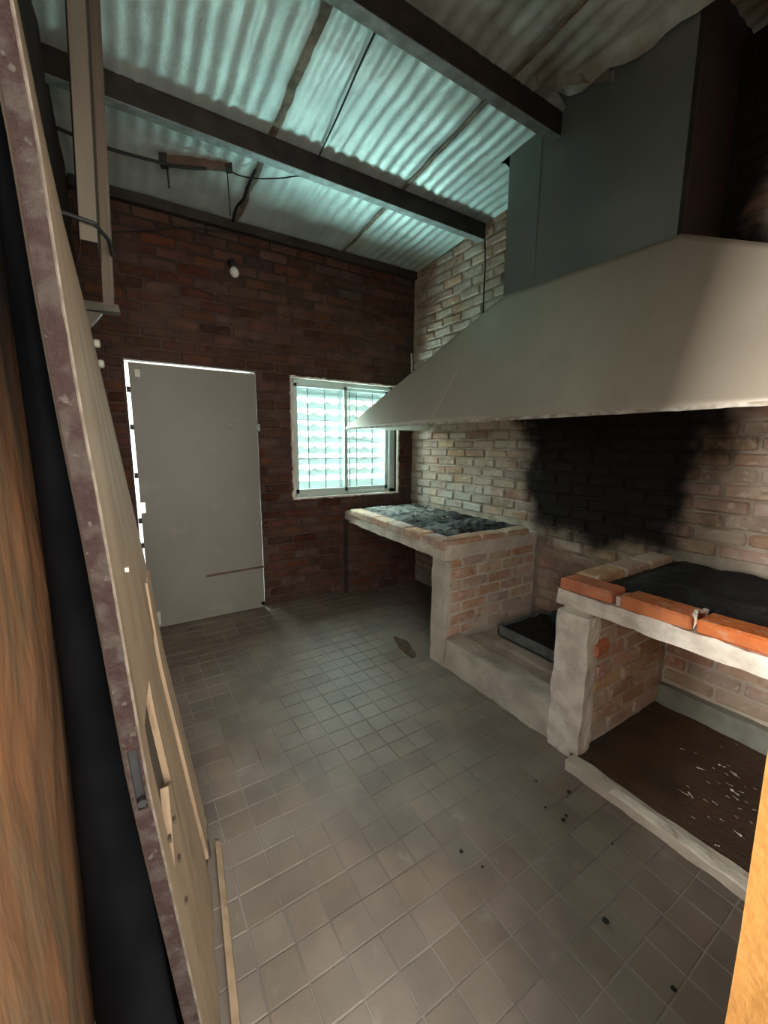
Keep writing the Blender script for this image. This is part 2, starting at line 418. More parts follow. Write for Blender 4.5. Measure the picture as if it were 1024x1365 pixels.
# outdoor ground and the dark roof skin above the foil
g = MB(); g.box(-6, 8, YB + .2, 12, -.12, -.03)
tag(g.build('ground', PAVE), 'pale concrete yard behind the window wall', 'ground', kind='structure')
g = MB(); g.box(-6, 8, -9, -.3, -.12, -.03); g.box(-6, XL - .15, -.3, 3.0, -.12, -.03)
tag(g.build('ground', PAVE), 'pale concrete yard outside the open corner doorway', 'ground', kind='structure')
g = MB()
g.hexa([(XL - .3, -.3, zceil(-.3) + .16), (XR + .3, -.3, zceil(-.3) + .16), (XR + .3, YB + .3, zceil(YB) + .16), (XL - .3, YB + .3, zceil(YB) + .16),
        (XL - .3, -.3, zceil(-.3) + .2), (XR + .3, -.3, zceil(-.3) + .2), (XR + .3, YB + .3, zceil(YB) + .2), (XL - .3, YB + .3, zceil(YB) + .2)])
tag(g.build('roof', STEEL_DK), 'dark sheet roof above the silver insulation foil', 'roof', kind='structure')

# ------------------------------------------------------------------ back wall with door and window openings
DX0, DX1, DZ = .045, .915, 1.915
WX0, WX1, WZ0, WZ1 = 1.20, 2.245, .905, 1.90
ym, yo = YB + .008, YB + .20
ztop = 3.20
mb = MB()
mb.box(XL - .2, DX0, ym, yo, -.05, ztop)
mb.box(DX1, WX0, ym, yo, -.05, ztop)
mb.box(WX1, XR + .2, ym, yo, -.05, ztop)
mb.box(DX0, DX1, ym, yo, DZ, ztop)
mb.box(WX0, WX1, ym, yo, WZ1, ztop)
mb.box(WX0, WX1, ym, yo, -.05, WZ0)
wall_back = tag(mb.build('wall_back', MORT_B), 'dark red brick wall holding the cream door and the shuttered window', 'wall', kind='structure')
def ok_back(a, b, z):
    if z < DZ + .03:
        r = cut(a, b, DX0 - .01, DX1 + .012)
        if r is None: return None
        a, b = r
    if WZ0 - .05 < z < WZ1 + .05:
        r = cut(a, b, WX0 - .02, WX1 + .02)
        if r is None: return None
        a, b = r
    if z < .72 and b > 1.66: return cut(a, b, 1.66, 9)
    return a, b
vb = brick_variants(BRICK_B)
lay(wall_back, vb, XL, XR, 0, 2.93, lambda u, z, out: (Vector((u, YB + BD / 2 - out, z)), 0), ok_back, 300,
    vis=lambda p: not (p.x < .05 and p.z < 2.0))

# ------------------------------------------------------------------ right wall
mb = MB(); mb.box(XR + .010, XR + .22, YF - .2, YB + .2, -.05, 3.35)
wall_right = tag(mb.build('wall_right', MORT_R), 'pale brick wall behind the grills with a black soot fan', 'wall', kind='structure')
def ok_right(a, b, z):
    # a, b run along y
    if z < .70 and a < 1.03: return cut(a, b, -1, 1.03)
    if .66 < z < .80:
        r = cut(a, b, -1, 1.03)
        if r is None: return None
        a, b = r
        r = cut(a, b, 1.80, 9)
        return r
    if z < .68:
        return cut(a, b, 1.79, 1.92)
    if 1.62 < z:
        # behind the hood and the flue
        hip = 1.94 + (2.25 - z) / .76 * 1.15 if z < 2.25 else 1.93
        near = .10 + (z - 1.74) / .51 * .83 if z < 2.25 else .93
        if z > 2.25: near = .93
        if near < (a + b) / 2 < hip - .25: return None
    return a, b
vr = brick_variants(BRICK_R)
lay(wall_right, vr, YF, YB, 0, 3.10, lambda u, z, out: (Vector((XR + BD / 2 - out, u, z)), math.pi / 2), ok_right, 300,
    vis=lambda p: not (p.z < .72 and p.y > 1.85))

# ------------------------------------------------------------------ left wall, front wall with the doorway
mb = MB()
mb.grid(lambda u, v: (XL + .012 * nz(u * 9, v * 7) + .006 * nz(u * 40, v * 16), .50 + u * 3.03, -.05 + v * 3.3), 90, 60)
mb.box(XL - .16, XL - .012, .50, YB + .2, -.05, 3.3); mb.box(XL - .16, XL - .012, -.02, .23, -.05, 3.3); mb.box(XL - .16, XL - .012, .23, .50, 2.3, 3.3); mb.box(XL - .16, XL - .012, .23, .50, -.05, 0.93)  # unseen side opening added for the daylight; stub and sill trim its spread
wall_left = tag(mb.build('wall_left', LEFTW, smooth=True), 'worn orange-brown plaster wall behind the leaning door, near black higher up', 'wall', kind='structure')
JX = .508
mb = MB()
rbox(mb, JX, XR + .2, -.02, YF, -.05, 3.25, .10, .005, 6)
mb.box(XL - .2, JX + .05, -.02, YF - .01, 2.12, 3.2)
tag(mb.build('wall_front', ORANGE, smooth=False), 'bright orange painted door jamb and wall beside the doorway', 'wall', kind='structure')

# ------------------------------------------------------------------ ceiling: corrugated foil sheets
ceiling = tag(empty('ceiling'), 'silver insulation foil ceiling with fine corrugations and brown seams', 'ceiling', kind='structure')
PER = .076
def foil(x, y, ph=0.0):
    z = zceil(y) + .0045 * (1 + .5 * nz(x, y, 8, 3.0)) * math.cos(2 * math.pi * (x + ph + .010 * nz(x, y, 5, 2.5)) / PER) + .006 * nz(x, y, 3.0, 5.0) + .0035 * nz(x, y, 1.0, 26.0)
    # sag between purlins
    return z - .012 * (1 - abs(math.sin(math.pi * (y - 1.55) / .885)) * 0)
def sheet(x0, x1, y0, y1, parent, edge=None, name='insulation_sheet', ph=0.0):
    nx_, ny_ = max(2, int((x1 - x0) / .0127)), max(2, int((y1 - y0) / .05))
    def fn(u, v):
        y = y0 + (y1 - y0) * v
        xe = edge(y) if edge else x1
        x = x0 + (xe - x0) * u
        dz = .0025 * nz(x * 3, y * .8, 7, 9.0)
        if edge and y < 1.46: dz = dz - .05 * max(0, u - .80) / .20 * (1 + .8 * nz(y, 4, 0, 9))
        return (x, y, foil(x, y, ph) + dz)
    mb = MB(); mb.grid(fn, nx_, ny_)
    o = mb.build(name, FOIL, parent, True)
    return o
S1, S2 = .81, 1.665
def edge3(y):
    if y > 1.96: return XR
    if y > 1.50: return 2.045 + .01 * nz(y, 0, 0, 20)
    if y < .90: return XR
    return 2.035 - .10 * max(0, (y - 1.20) / .3) + .035 * nz(y, 0, 0, 13) - .03 * math.exp(-((y - 1.3) / .06) ** 2)
Y2, Y1 = 1.55, 2.435
for (x0, x1, ph) in ((XL, S1, 0), (S1, S2, .02), (S2, XR, .05)):
    for (y0, y1) in ((-.1, Y2), (Y2, Y1), (Y1, YB)):
        if x1 == XR and y1 <= Y1:
            if y0 < 0:
                sheet(x0, x1, -.1, .90, ceiling, None, ph=ph); sheet(x0, x1, .90, 1.50, ceiling, edge3, ph=ph, name='torn_insulation_sheet'); sheet(x0, x1, 1.50, Y2, ceiling, edge3, ph=ph, name='insulation_strip')
            else:
                sheet(x0, x1, Y2, 1.96, ceiling, edge3, ph=ph); sheet(x0, x1, 1.96, Y1, ceiling, None, ph=ph)
        else: sheet(x0, x1, y0, y1, ceiling, None, ph=ph)
for sx, wd in ((S1, .020), (S2, .013)):
    for (y0, y1) in ((-.1, Y2), (Y2 + .005, Y1), (Y1 + .005, YB - .01)):
        mb = MB()
        def fn(u, v, sx=sx, wd=wd, y0=y0, y1=y1):
            y = y0 + (y1 - y0) * v
            x = sx + .008 * nz(y, sx, 0, 6) + (u - .5) * 2 * wd * (1 + .35 * nz(y, u, 2, 14))
            return (x, y, zceil(y) - .022 + .004 * nz(x, y, 0, 30) + .008 * abs(u - .5))
        mb.grid(fn, 4, 40); mb.build('seam_tape', TAPE, ceiling, True)
# curled foil lip beside the flue
mb = MB()
mb.grid(lambda u, v: (2.04 - .20 * u, 1.44 + .02 * nz(u, 0, 0, 12) - .10 * u * 0 - .16 * (1 - u), zceil(1.4) - .02 - .045 * v - .01 * nz(u, v, 0, 9)), 16, 4)
mb.build('torn_flap', FOIL, ceiling, True)

# ------------------------------------------------------------------ purlins and wall plate
def purlin(yw, label, x1):
    t = tag(empty('roof_purlin', (XL, yw, zceil(yw) - .14)), label, 'beam', 'steel roof purlins')
    top, bot = zceil(yw) - .02, zceil(yw) - .125
    a = MB(); a.box(XL + .002, x1, yw, yw + .005, bot, top); part('web', a, STEEL_DK, t)
    a = MB(); a.box(XL + .002, x1, yw, yw + .055, bot - .004, bot); part('bottom_flange', a, IRON, t)  # paler steel than the web puts the lit underside into the colour
    a = MB(); a.box(XL + .002, x1, yw, yw + .055, top, top + .004); part('top_flange', a, STEEL_DK, t)
    a = MB(); a.box(XL + .002, x1, yw + .051, yw + .055, bot, bot + .016); part('lip', a, STEEL_DK, t)
    return t
purlin(Y1, 'dark steel purlin running into the brick wall past the hood', XR - .004)
purlin(Y2, 'dark steel purlin ending against the grey flue', 2.046)
a = MB(); rbox(a, XL + .01, XR - .01, YB - .055, YB - .003, 2.865, 2.925, .1, .004, 7)
tag(a.build('wall_plate', STEEL_DK), 'blackened beam along the top of the back wall', 'beam')

# ------------------------------------------------------------------ door
door = tag(empty('door_1', (.48, YB, 0)), 'cream painted metal door with daylight leaking round its edges', 'door', kind='structure')
a = MB(); a.box(.100, .905, YB - .012, YB + .028, .006, 1.892); a.box(.071, .100, YB - .012, YB + .028, .006, .872); a.box(.071, .100, YB - .012, YB + .028, .948, 1.892); leaf = part('leaf', a, DOORP, door)
a = MB(); a.box(.071, .905, YB - .0135, YB - .0115, 1.866, 1.892); a.box(.879, .905, YB - .0135, YB - .0115, .022, 1.866); a.box(.071, .905, YB - .0135, YB - .0115, .022, .05)
part('edge_fold', a, DOORP, door)
a = MB(); a.box(DX0 - .03, DX0 + .004, YB + .03, YB + .07, 0, DZ); a.box(DX1 - .004, DX1 + .03, YB + .03, YB + .07, 0, DZ); a.box(DX0 - .03, DX1 + .03, YB + .03, YB + .07, DZ - .004, DZ + .03)
part('door_frame', a, STEEL_DK, door)
for z in (.62, .80, 1.12, 1.45, 1.70):
    a = MB(); a.box(.050, .074, YB - .01, YB + .03, z, z + .035); part('hinge_lug', a, STEEL_DK, door)
a = MB(); a.box(DX0 - .03, DX1 + .03, YB + .03, YB + .12, -.03, .03); part('light_stop', a, STEEL_DK, door)  # unseen step added behind the leaf to stop daylight under the door
a = MB(); a.box(.897, .925, YB - .026, YB - .01, 1.46, 1.515); part('latch', a, IRON, door)
a = MB(); a.tube([(.465, YB - .022, .348), (.62, YB - .022, .350), (.925, YB - .022, .356)], .0085, 8); part('drop_bar', a, WOODB, door)
a = MB(); a.box(.105, .135, YB - .02, YB - .011, 1.80, 1.85); part('corner_plate', a, WHITE, door)
a = MB(); a.box(.076, .135, YB - .019, YB - .011, .03, .13); part('corner_plate', a, WHITE, door)
a = MB(); a.box(.70, .712, YB - .016, YB - .011, 1.50, 1.512); part('screw', a, IRON, door)

# ------------------------------------------------------------------ window
win = tag(empty('window_1', (1.72, YB, WZ0)), 'pale aluminium sliding window with iron bars and a glowing slotted shutter', 'window', kind='structure')
# ragged plaster rim
def rim(x0, x1, z0, z1, w_):
    def side(fn_in, fn_out, n, name):
        mb = MB(); mb.grid(lambda u, v: (fn_in(u) if v < .5 else fn_out(u)) if False else tuple(np.array(fn_in(u)) * (1 - v) + np.array(fn_out(u)) * v), n, 2)
        b0 = len(mb.v); fr = list(mb.v)
        me = mb
        o = part(name, me, PLASTER, win); md = o.modifiers.new('thick', 'SOLIDIFY'); md.thickness = .022; md.offset = 0
        return o
    y = YB - .006
    jag = lambda t, s: w_ * (.75 + .55 * nz(t * 17, s, 0) + .35 * nz(t * 50, s, 3))
    side(lambda u: (x0, y, z0 + (z1 - z0) * u), lambda u: (x0 - jag(u, 1), y, z0 + (z1 - z0) * u), 40, 'plaster_rim')
    side(lambda u: (x1, y, z0 + (z1 - z0) * u), lambda u: (x1 + jag(u, 2) * .8, y, z0 + (z1 - z0) * u), 40, 'plaster_rim')
    side(lambda u: (x0 - .02 + (x1 - x0 + .04) * u, y, z1), lambda u: (x0 - .02 + (x1 - x0 + .04) * u, y, z1 + jag(u, 3) * .7), 40, 'plaster_rim')
    side(lambda u: (x0 - .02 + (x1 - x0 + .04) * u, y, z0), lambda u: (x0 - .02 + (x1 - x0 + .04) * u, y, z0 - jag(u, 4) * .7), 40, 'plaster_rim')
rim(WX0 + .005, WX1 - .005, WZ0 + .005, WZ1 - .005, .028)
def bars(name, rects, y0, y1, m_, parent):
    a = MB()
    for (x0, x1, z0, z1) in rects: a.box(x0, x1, y0, y1, z0, z1)
    return part(name, a, m_, parent)
yf = YB + .045
bars('window_frame', [(WX0, WX0 + .035, WZ0, WZ1), (WX1 - .06, WX1, WZ0, WZ1), (WX0, WX1, WZ1 - .035, WZ1), (WX0, WX1, WZ0, WZ0 + .035)], yf, yf + .06, ALU, win)
def sash(x0, x1, y, m_=ALU):
    s = bars('sash', [(x0, x0 + .03, WZ0 + .035, WZ1 - .035), (x1 - .03, x1, WZ0 + .035, WZ1 - .035), (x0, x1, WZ1 - .062, WZ1 - .035), (x0, x1, WZ0 + .035, WZ0 + .068)], y, y + .02, m_, win)
    a = MB(); a.box(x0 + .03, x1 - .03, y + .008, y + .012, WZ0 + .068, WZ1 - .062)
    L = world_loc(s); a.v = [tuple(Vector(p) - L) for p in a.v]
    a.build('pane', GLASS, s)
    return s
sash(WX0 + .035, 1.735, yf + .008)
sash(1.715, WX1 - .06, yf + .032)
for x in (1.385, 1.545, 1.765, 1.79, 1.865, 2.035):
    a = MB(); a.tube([(x, YB + .12, WZ0 + .0), (x, YB + .12, WZ1)], .006, 8); part('grille_bar', a, IRON, win)
for z in (1.235, 1.57):
    a = MB(); a.tube([(WX0, YB + .127, z), (WX1, YB + .127, z)], .005, 6); part('grille_rail', a, IRON, win)
a = MB(); a.tube([(1.55, YB + .09, 1.425), (1.85, YB + .09, 1.41), (2.17, YB + .09, 1.375)], .003, 6); part('tie_wire', a, IRON, win)
PIT = .0986
def slat(k):
    zc = 1.800 - k * PIT
    mb = MB(); n = 90
    def top(u): return zc + .020 + .022 * (abs(math.cos(math.pi * u * 8)) ** 4)
    def bot(u): return zc - .025 - .010 * (abs(math.cos(math.pi * u * 8 + .4)) ** 8)
    def fn(u, v):
        z = bot(u) + (top(u) - bot(u)) * v
        return (WX0 + .005 + (WX1 - WX0 - .01) * u, YB + .175 + .005 * math.sin(math.pi * v), z)
    mb.grid(fn, n, 4)
    o = part('shutter_slat', mb, SHUT, win, True); md = o.modifiers.new('thick', 'SOLIDIFY'); md.thickness = .002
for k in range(8): slat(k)
a = MB(); a.box(WX0, WX1, YB + .172, YB + .186, WZ0 - .01, 1.035); part('shutter_foot', a, SHUT, win)
a = MB(); a.box(WX0, WX1, YB + .172, YB + .186, 1.80, WZ1 + .01); part('shutter_head', a, SHUT, win)
for x in (WX0 + .012, 1.72, WX1 - .035):
    a = MB(); a.box(x - .012, x + .012, YB + .168, YB + .174, WZ0, WZ1); part('shutter_guide', a, SHUT, win)

# ------------------------------------------------------------------ extractor hood with flue
hood = tag(empty('extractor_hood', (2.0, 1.6, 1.49)), 'big tan sheet-metal hood over the grills with a grey square flue', 'hood')
A0, A1 = Vector((1.56, 3.08, 1.492)), Vector((1.56, YF + .012, 1.478))
B0, B1 = Vector((2.05, 1.89, 2.262)), Vector((2.05, .93, 2.235))
C1 = Vector((1.735, YF + .012, 1.76))
def skirt_piece(name, fn, nu, nv, m_):
    mb = MB(); mb.grid(fn, nu, nv)
    o = part(name, mb, m_, hood, True); md = o.modifiers.new('thick', 'SOLIDIFY'); md.thickness = .003; md.offset = 0
    return o
def dent(p, amt=.006):
    return p + Vector((-.85, 0, .5)) * (amt * nz(p.y, p.z, 0, 2.3) + .0025 * nz(p.y, p.z, 5, 7.0))
def front(u, v):
    lo = A0.lerp(A1, u)
    # upper edge: hip up to the flue, along it, then the sloping near hip
    t = u
    k0, k1 = .40, .722
    if t < k0: hi = A0.lerp(B0, t / k0)
    elif t < k1: hi = B0.lerp(B1, (t - k0) / (k1 - k0))
    else: hi = B1.lerp(C1, (t - k1) / (1 - k1))
    p = lo.lerp(hi, v)
    e = min(v, 1 - v, u, 1 - u) * 6
    return dent(p, .008 * min(1, e))
skirt_piece('skirt_front', front, 90, 24, HOOD)
W0, W1 = Vector((XR - .004, 3.08, 1.492)), Vector((XR - .004, 1.89, 2.262))
skirt_piece('skirt_end', lambda u, v: A0.lerp(W0, u).lerp(B0.lerp(W1, u), v), 10, 10, HOOD)
V0, V1 = Vector((XR - .004, .93, 2.235)), Vector((XR - .004, YF + .012, 1.76))
skirt_piece('skirt_end', lambda u, v: C1.lerp(V1, u).lerp(B1.lerp(V0, u), v), 10, 10, HOOD)
mb = MB()
n = 60
for i in range(n):
    p, q = A0.lerp(A1, i / n), A0.lerp(A1, (i + 1) / n)
    h0, h1 = .010 + .003 * nz(i * .7), .010 + .003 * nz((i + 1) * .7)
    mb.hexa([(p.x - .004, p.y, p.z - h0), (p.x + .02, p.y, p.z - .008), (q.x + .02, q.y, q.z - .008), (q.x - .004, q.y, q.z - h1),
             (p.x - .004, p.y, p.z + .004), (p.x + .02, p.y, p.z + .004), (q.x + .02, q.y, q.z + .004), (q.x - .004, q.y, q.z + .004)])
part('bottom_rim', mb, RIM, hood)
s0, s1 = Vector((1.556, 1.95, 1.50)), Vector((1.975, 1.975, 2.135))
mb = MB(); mb.tube([s0.lerp(s1, i / 8) + Vector((-.004, 0, .003)) for i in range(9)], .003, 6); part('sheet_seam', mb, HOOD, hood)
# flue
fd = MB()
FX, FY0, FY1 = 2.05, .93, 1.89
def wallq(p, q, z0a, z0b, z1): return lambda u, v: (p[0] + (q[0] - p[0]) * u, p[1] + (q[1] - p[1]) * u, (z0a + (z0b - z0a) * u) * (1 - v) + z1 * v)
fd.grid(wallq((FX, FY1), (FX, FY0), 2.258, 2.232, 3.28), 12, 8)
fd.grid(wallq((FX, FY1), (XR - .004, FY1), 2.258, 2.258, 3.28), 6, 8)
fs_ = MB(); fs_.grid(wallq((FX, FY0), (XR - .004, FY0), 2.232, 2.232, 3.28), 6, 8)
o = part('flue_side', fs_, BROWNSH, hood); md = o.modifiers.new('thick', 'SOLIDIFY'); md.thickness = .004; md.offset = 0  # near flue side in its own, much darker brown
o = part('flue', fd, DUCT, hood); md = o.modifiers.new('thick', 'SOLIDIFY'); md.thickness = .004; md.offset = 0
mb = MB(); mb.box(FX - .006, FX, 1.665, 1.67, 2.262, 3.1); part('sheet_seam', mb, DUCT, hood)
mb = MB(); mb.box(FX - .004, FX + .014, FY0 - .004, FY0 + .014, 2.235, 3.2); part('flue_corner', mb, STEEL_DK, hood)

# ------------------------------------------------------------------ far grill counter
g1 = tag(empty('grill_counter', (2.0, 2.5, 0)), 'brick grill counter below the window, its top strewn with grey ash', 'grill counter')
def fx(y): return 1.56 + (y - 1.80) * .065       # front edge drifts back toward the window wall
mb = MB()
def slab(mb, y0, y1, z0, z1, inset=0.0, st=.06):
    ny = int((y1 - y0) / st)
    t = MB()
    t.grid(lambda u, v: (fx(y0 + (y1 - y0) * u) + inset, y0 + (y1 - y0) * u, z0 + (z1 - z0) * v), ny, 3)
    t.grid(lambda u, v: (fx(y0 + (y1 - y0) * u) * (1 - v) + (XR - .012) * v + inset * (1 - v), y0 + (y1 - y0) * u, z1), ny, 12)
    t.grid(lambda u, v: (fx(y0 + (y1 - y0) * u) * (1 - v) + (XR - .012) * v + inset * (1 - v), y0 + (y1 - y0) * u, z0), ny, 12)
    for y in (y0, y1): t.grid(lambda u, v: (fx(y) * (1 - u) + (XR - .012) * u + inset * (1 - u), y, z0 + (z1 - z0) * v), 14, 3)
    rough(t, .010, 12); mb.add(t.v, t.f)
slab(mb, 1.80, YB - .016, .675, .765, .006)
part('slab', mb, MORT_C, g1)
vc = brick_variants(BRICK_C)
vlong = [brick_mesh('brick', .215, .11, .055, BRICK_C, .004, .008) for _ in range(5)]
y = 1.93
while y < YB - .1:                                # bricks along the front edge
    link('brick', random.choice(vlong), g1, Vector((fx(y) + .055, y, .768)) - g1.location, (random.uniform(-.02, .02), 0, math.pi / 2 - .065 + random.uniform(-.02, .02)))
    y += .228
x = fx(1.82) + .20
while x < XR - .08:                               # bricks across the end
    link('brick', random.choice(vlong), g1, Vector((x, 1.86, .768)) - g1.location, (random.uniform(-.02, .02), 0, random.uniform(-.02, .02)))
    x += .228
link('brick', vlong[0], g1, Vector((fx(1.8) + .06, 1.855, .764)) - g1.location, (0, 0, .05), (.55, 1, 1))
pier = MB(); rbox(pier, fx(1.8) + .025, XR - .012, 1.812, 1.915, 0, .70, .06, .006, 10)
pier = part('pier', pier, MORT_C, g1)
lay(pier, vc, fx(1.8) + .05, XR - .014, .17, .70, lambda u, z, out: (Vector((u, 1.806 + BD / 2 - out, z)), 0), lambda a, b, z: (a, b), proud=.004)
mb = MB(); rbox(mb, fx(1.8) + .012, fx(1.8) + .05, 1.797, 1.925, 0, .672, .05, .008, 12); part('render_edge', mb, PLASTER_G, g1)
pier2 = MB(); rbox(pier2, 1.655, XR - .012, 3.225, YB - .012, 0, .69, .06, .005, 10)
pier2 = part('pier', pier2, MORT_B, g1)
lay(pier2, vb, 1.645, XR - .014, 0, .68, lambda u, z, out: (Vector((u, 3.215 + BD / 2 - out, z)), 0), lambda a, b, z: (a, b))
# ash spread on top
mb = MB()
def ashf(u, v):
    y = 1.93 + (YB - .03 - 1.93) * u
    x0 = fx(y) + .10 + .03 * nz(y, 0, 0, 8); x = x0 + (XR - .012 - x0) * v
    e = min(u, 1 - u, v, 1 - v)
    return (x, y + .015 * nz(x, y, 0, 9), .774 + .022 * min(1, e * 10) + .020 * nz(x, y, 0, 11) * min(1, e * 8) + .012 * nz(x, y, 0, 32))
mb.grid(ashf, 110, 70)
tag(mb.build('ash_bed', CHAR, smooth=True), 'grey-black ash and charcoal spread on the counter below the window', 'ash', kind='stuff')
lump = []
for k in range(5):
    bm = bmesh.new(); bmesh.ops.create_icosphere(bm, subdivisions=1, radius=1)
    for v in bm.verts: v.co *= random.uniform(.65, 1.15)
    me = bpy.data.meshes.new('lump'); bm.to_mesh(me); bm.free(); lump.append(me)
def lumps(name, m_, spots, zf, r0, r1, flat, label, cat, group):
    ms = []
    for me in lump:
        c = me.copy(); c.name = name; c.materials.append(m_); ms.append(c)
    for (x, y) in spots:
        r = random.uniform(r0, r1)
        o = link(name, random.choice(ms), None, (x, y, zf(x, y) + r * flat * .55), (0, 0, random.uniform(0, 6)), (r * random.uniform(.8, 1.5), r, r * flat))
        tag(o, label, cat, group)
random.seed(21)
lumps('ash_clod', PLASTER_G, [(random.uniform(1.95, 2.34), random.uniform(2.35, 3.2)) for _ in range(16)], lambda x, y: .795, .006, .016, .6,
      'pale crumb of mortar lying in the ash below the window', 'rubble', 'mortar crumbs on the far counter')

# ------------------------------------------------------------------ low hearth between the counters
h1 = tag(empty('hearth', (2.0, 1.42, 0)), 'low rendered hearth step between the two brick counters', 'hearth')
mb = MB(); rbox(mb, 1.575, 1.70, 1.045, 1.785, 0, .185, .05, .012, 9); part('kerb', mb, PLASTER_G, h1)
mb = MB(); rbox(mb, 1.69, XR - .02, 1.045, 1.785, 0, .150, .06, .008, 9); part('bed', mb, PLASTER_G, h1)
mb = MB(); rbox(mb, 1.83, 1.90, 1.05, 1.62, .14, .175, .06, .006, 9); part('ledge', mb, PLASTER_G, h1)
tr = tag(empty('ash_tray', (2.15, 1.48, .152)), 'blackened shallow metal tray full of ash on the low hearth', 'tray')
mb = MB()
X0, X1, YA, YC, Z0, Z1 = 1.945, 2.395, 1.18, 1.70, .156, .225
mb.box(X0, X1, YA, YC, Z0, Z0 + .006); part('tray_base', mb, NAVY, tr)
mb = MB(); mb.box(X0, X0 + .006, YA, YC, Z0, Z1); mb.box(X1 - .006, X1, YA, YC, Z0, Z1); mb.box(X0, X1, YA, YA + .006, Z0, Z1); mb.box(X0, X1, YC - .006, YC, Z0, Z1)
part('tray_side', mb, IRON, tr)
mb = MB(); mb.grid(lambda u, v: (X0 + .006 + (X1 - X0 - .012) * u, YA + .006 + (YC - YA - .012) * v, Z0 + .05 + .012 * nz(u, v, 0, 7)), 14, 14)
part('ash_fill', mb, NAVY, tr)
mb = MB()
def blob(c, r, sx=1, sy=1, sz=1, n=14, amp=.25, f_=3.0):
    return lambda u, v: tuple(Vector(c) + Vector((math.cos(2 * math.pi * u) * math.sin(math.pi * v) * sx, math.sin(2 * math.pi * u) * math.sin(math.pi * v) * sy, math.cos(math.pi * v) * sz)) * r * (1 + amp * nz(math.cos(2 * math.pi * u) * math.sin(math.pi * v), math.sin(2 * math.pi * u) * math.sin(math.pi * v), math.cos(math.pi * v), f_ * .6)))
mb.grid(blob((2.30, 1.50, .270), .06, 1.1, 1.0, .85), 18, 12)
tag(mb.build('rag', TEAL, smooth=True), 'crumpled dark teal rag lying on the ash tray', 'rag')

# ------------------------------------------------------------------ near grill counter
g2 = tag(empty('grill_counter', (2.0, .55, 0)), 'brick grill counter with an orange brick edge and black charcoal top', 'grill counter')
mb = MB(); rbox(mb, 1.545, XR - .014, YF + .012, 1.035, .682, .748, .04, .010, 13); part('slab', mb, PLASTER, g2)
vo = [brick_mesh('brick', .222, .115, .050, BRICK_O, .003, .008) for _ in range(4)]
for yc, sc in ((.915, .99), (.655, 1.06), (.420, .95), (.215, .80)):
    link('edge_brick', random.choice(vo), g2, Vector((1.60, yc, .774)) - g2.location, (random.uniform(-.02, .02), random.uniform(-.02, .02), math.pi / 2 + random.uniform(-.03, .03)), (sc, 1, 1))
for xc in (1.78, 2.01, 2.24):
    link('edge_brick', random.choice(vlong), g2, Vector((xc, .985, .772)) - g2.location, (0, 0, random.uniform(-.03, .03)))
mb = MB(); rbox(mb, 1.56, 1.66, .535, .60 - .05, .745, .80, .02, .012, 25); part('mortar_lump', mb, PLASTER, g2)
mb = MB(); rbox(mb, 1.565, 1.655, .775, .795, .745, .785, .02, .006, 25); part('mortar_lump', mb, MORT_C, g2)
pr = MB(); rbox(pr, 1.585, XR - .014, .905, 1.025, 0, .69, .05, .006, 10); pr = part('pier', pr, MORT_C, g2)
lay(pr, vc, 1.66, 2.30, .05, .69, lambda u, z, out: (Vector((u, .897 + BD / 2 - out, z)), 0), lambda a, b, z: (a, b), proud=.010)
lay(pr, vc, 1.64, XR - .014, .15, .69, lambda u, z, out: (Vector((u, 1.034 - BD / 2 + out, z)), 0), lambda a, b, z: (a, b), proud=.004)
mb = MB(); rbox(mb, 1.552, 1.635, .885, 1.035, 0, .655, .035, .009, 12); part('render_edge', mb, PLASTER, g2)
link('orange_brick', vo[1], g2, Vector((1.655, .898, .505)) - g2.location, (0, -.15, .05), (.45, .45, 1.1))
bk = MB(); bk.box(2.31, XR - .012, YF + .012, .905, 0, .69); bk = part('back_lining', bk, MORT_C, g2)
lay(bk, vc, YF + .02, .895, .15, .69, lambda u, z, out: (Vector((2.302 + BD / 2 - out, u, z)), math.pi / 2), lambda a, b, z: (a, b), proud=.006)
mb = MB(); rbox(mb, 2.262, 2.32, YF + .012, .90, 0, .135, .05, .008, 12); part('plinth', mb, GREEN, g2)
mb = MB(); mb.grid(lambda u, v: (1.535 + .74 * u, YF + .012 + .80 * v, .032 + .006 * nz(u, v, 0, 6) + .003 * nz(u, v, 0, 25)), 40, 40)
part('niche_floor', mb, NICHE, g2, True)
mb = MB(); rbox(mb, 1.478, 1.540, YF + .012, .895, 0, .044, .03, .006, 16)
part('kerb', mb, PLASTER_G, g2)
mb = MB(); rbox(mb, 1.474, 1.512, YF + .012, .70, .040, .050, .03, .005, 20); part('kerb_paint', mb, PLASTER, g2)
mb = MB()
def ashn(u, v):
    y = YF + .015 + (.94 - YF) * u; x0 = 1.655 + .012 * nz(y, 0, 0, 12); x = x0 + (XR - .012 - x0) * v
    e = min(u + .3, 1 - u, v, 1 - v)
    return (x, y, .760 + .030 * min(1, e * 9) + .012 * nz(x, y, 0, 10) * min(1, e * 8) + .006 * nz(x, y, 0, 35))
mb.grid(ashn, 50, 50)
tag(mb.build('charcoal_bed', CHAR_N, smooth=True), 'black charcoal and soot heaped on the counter with orange bricks', 'charcoal', kind='stuff')

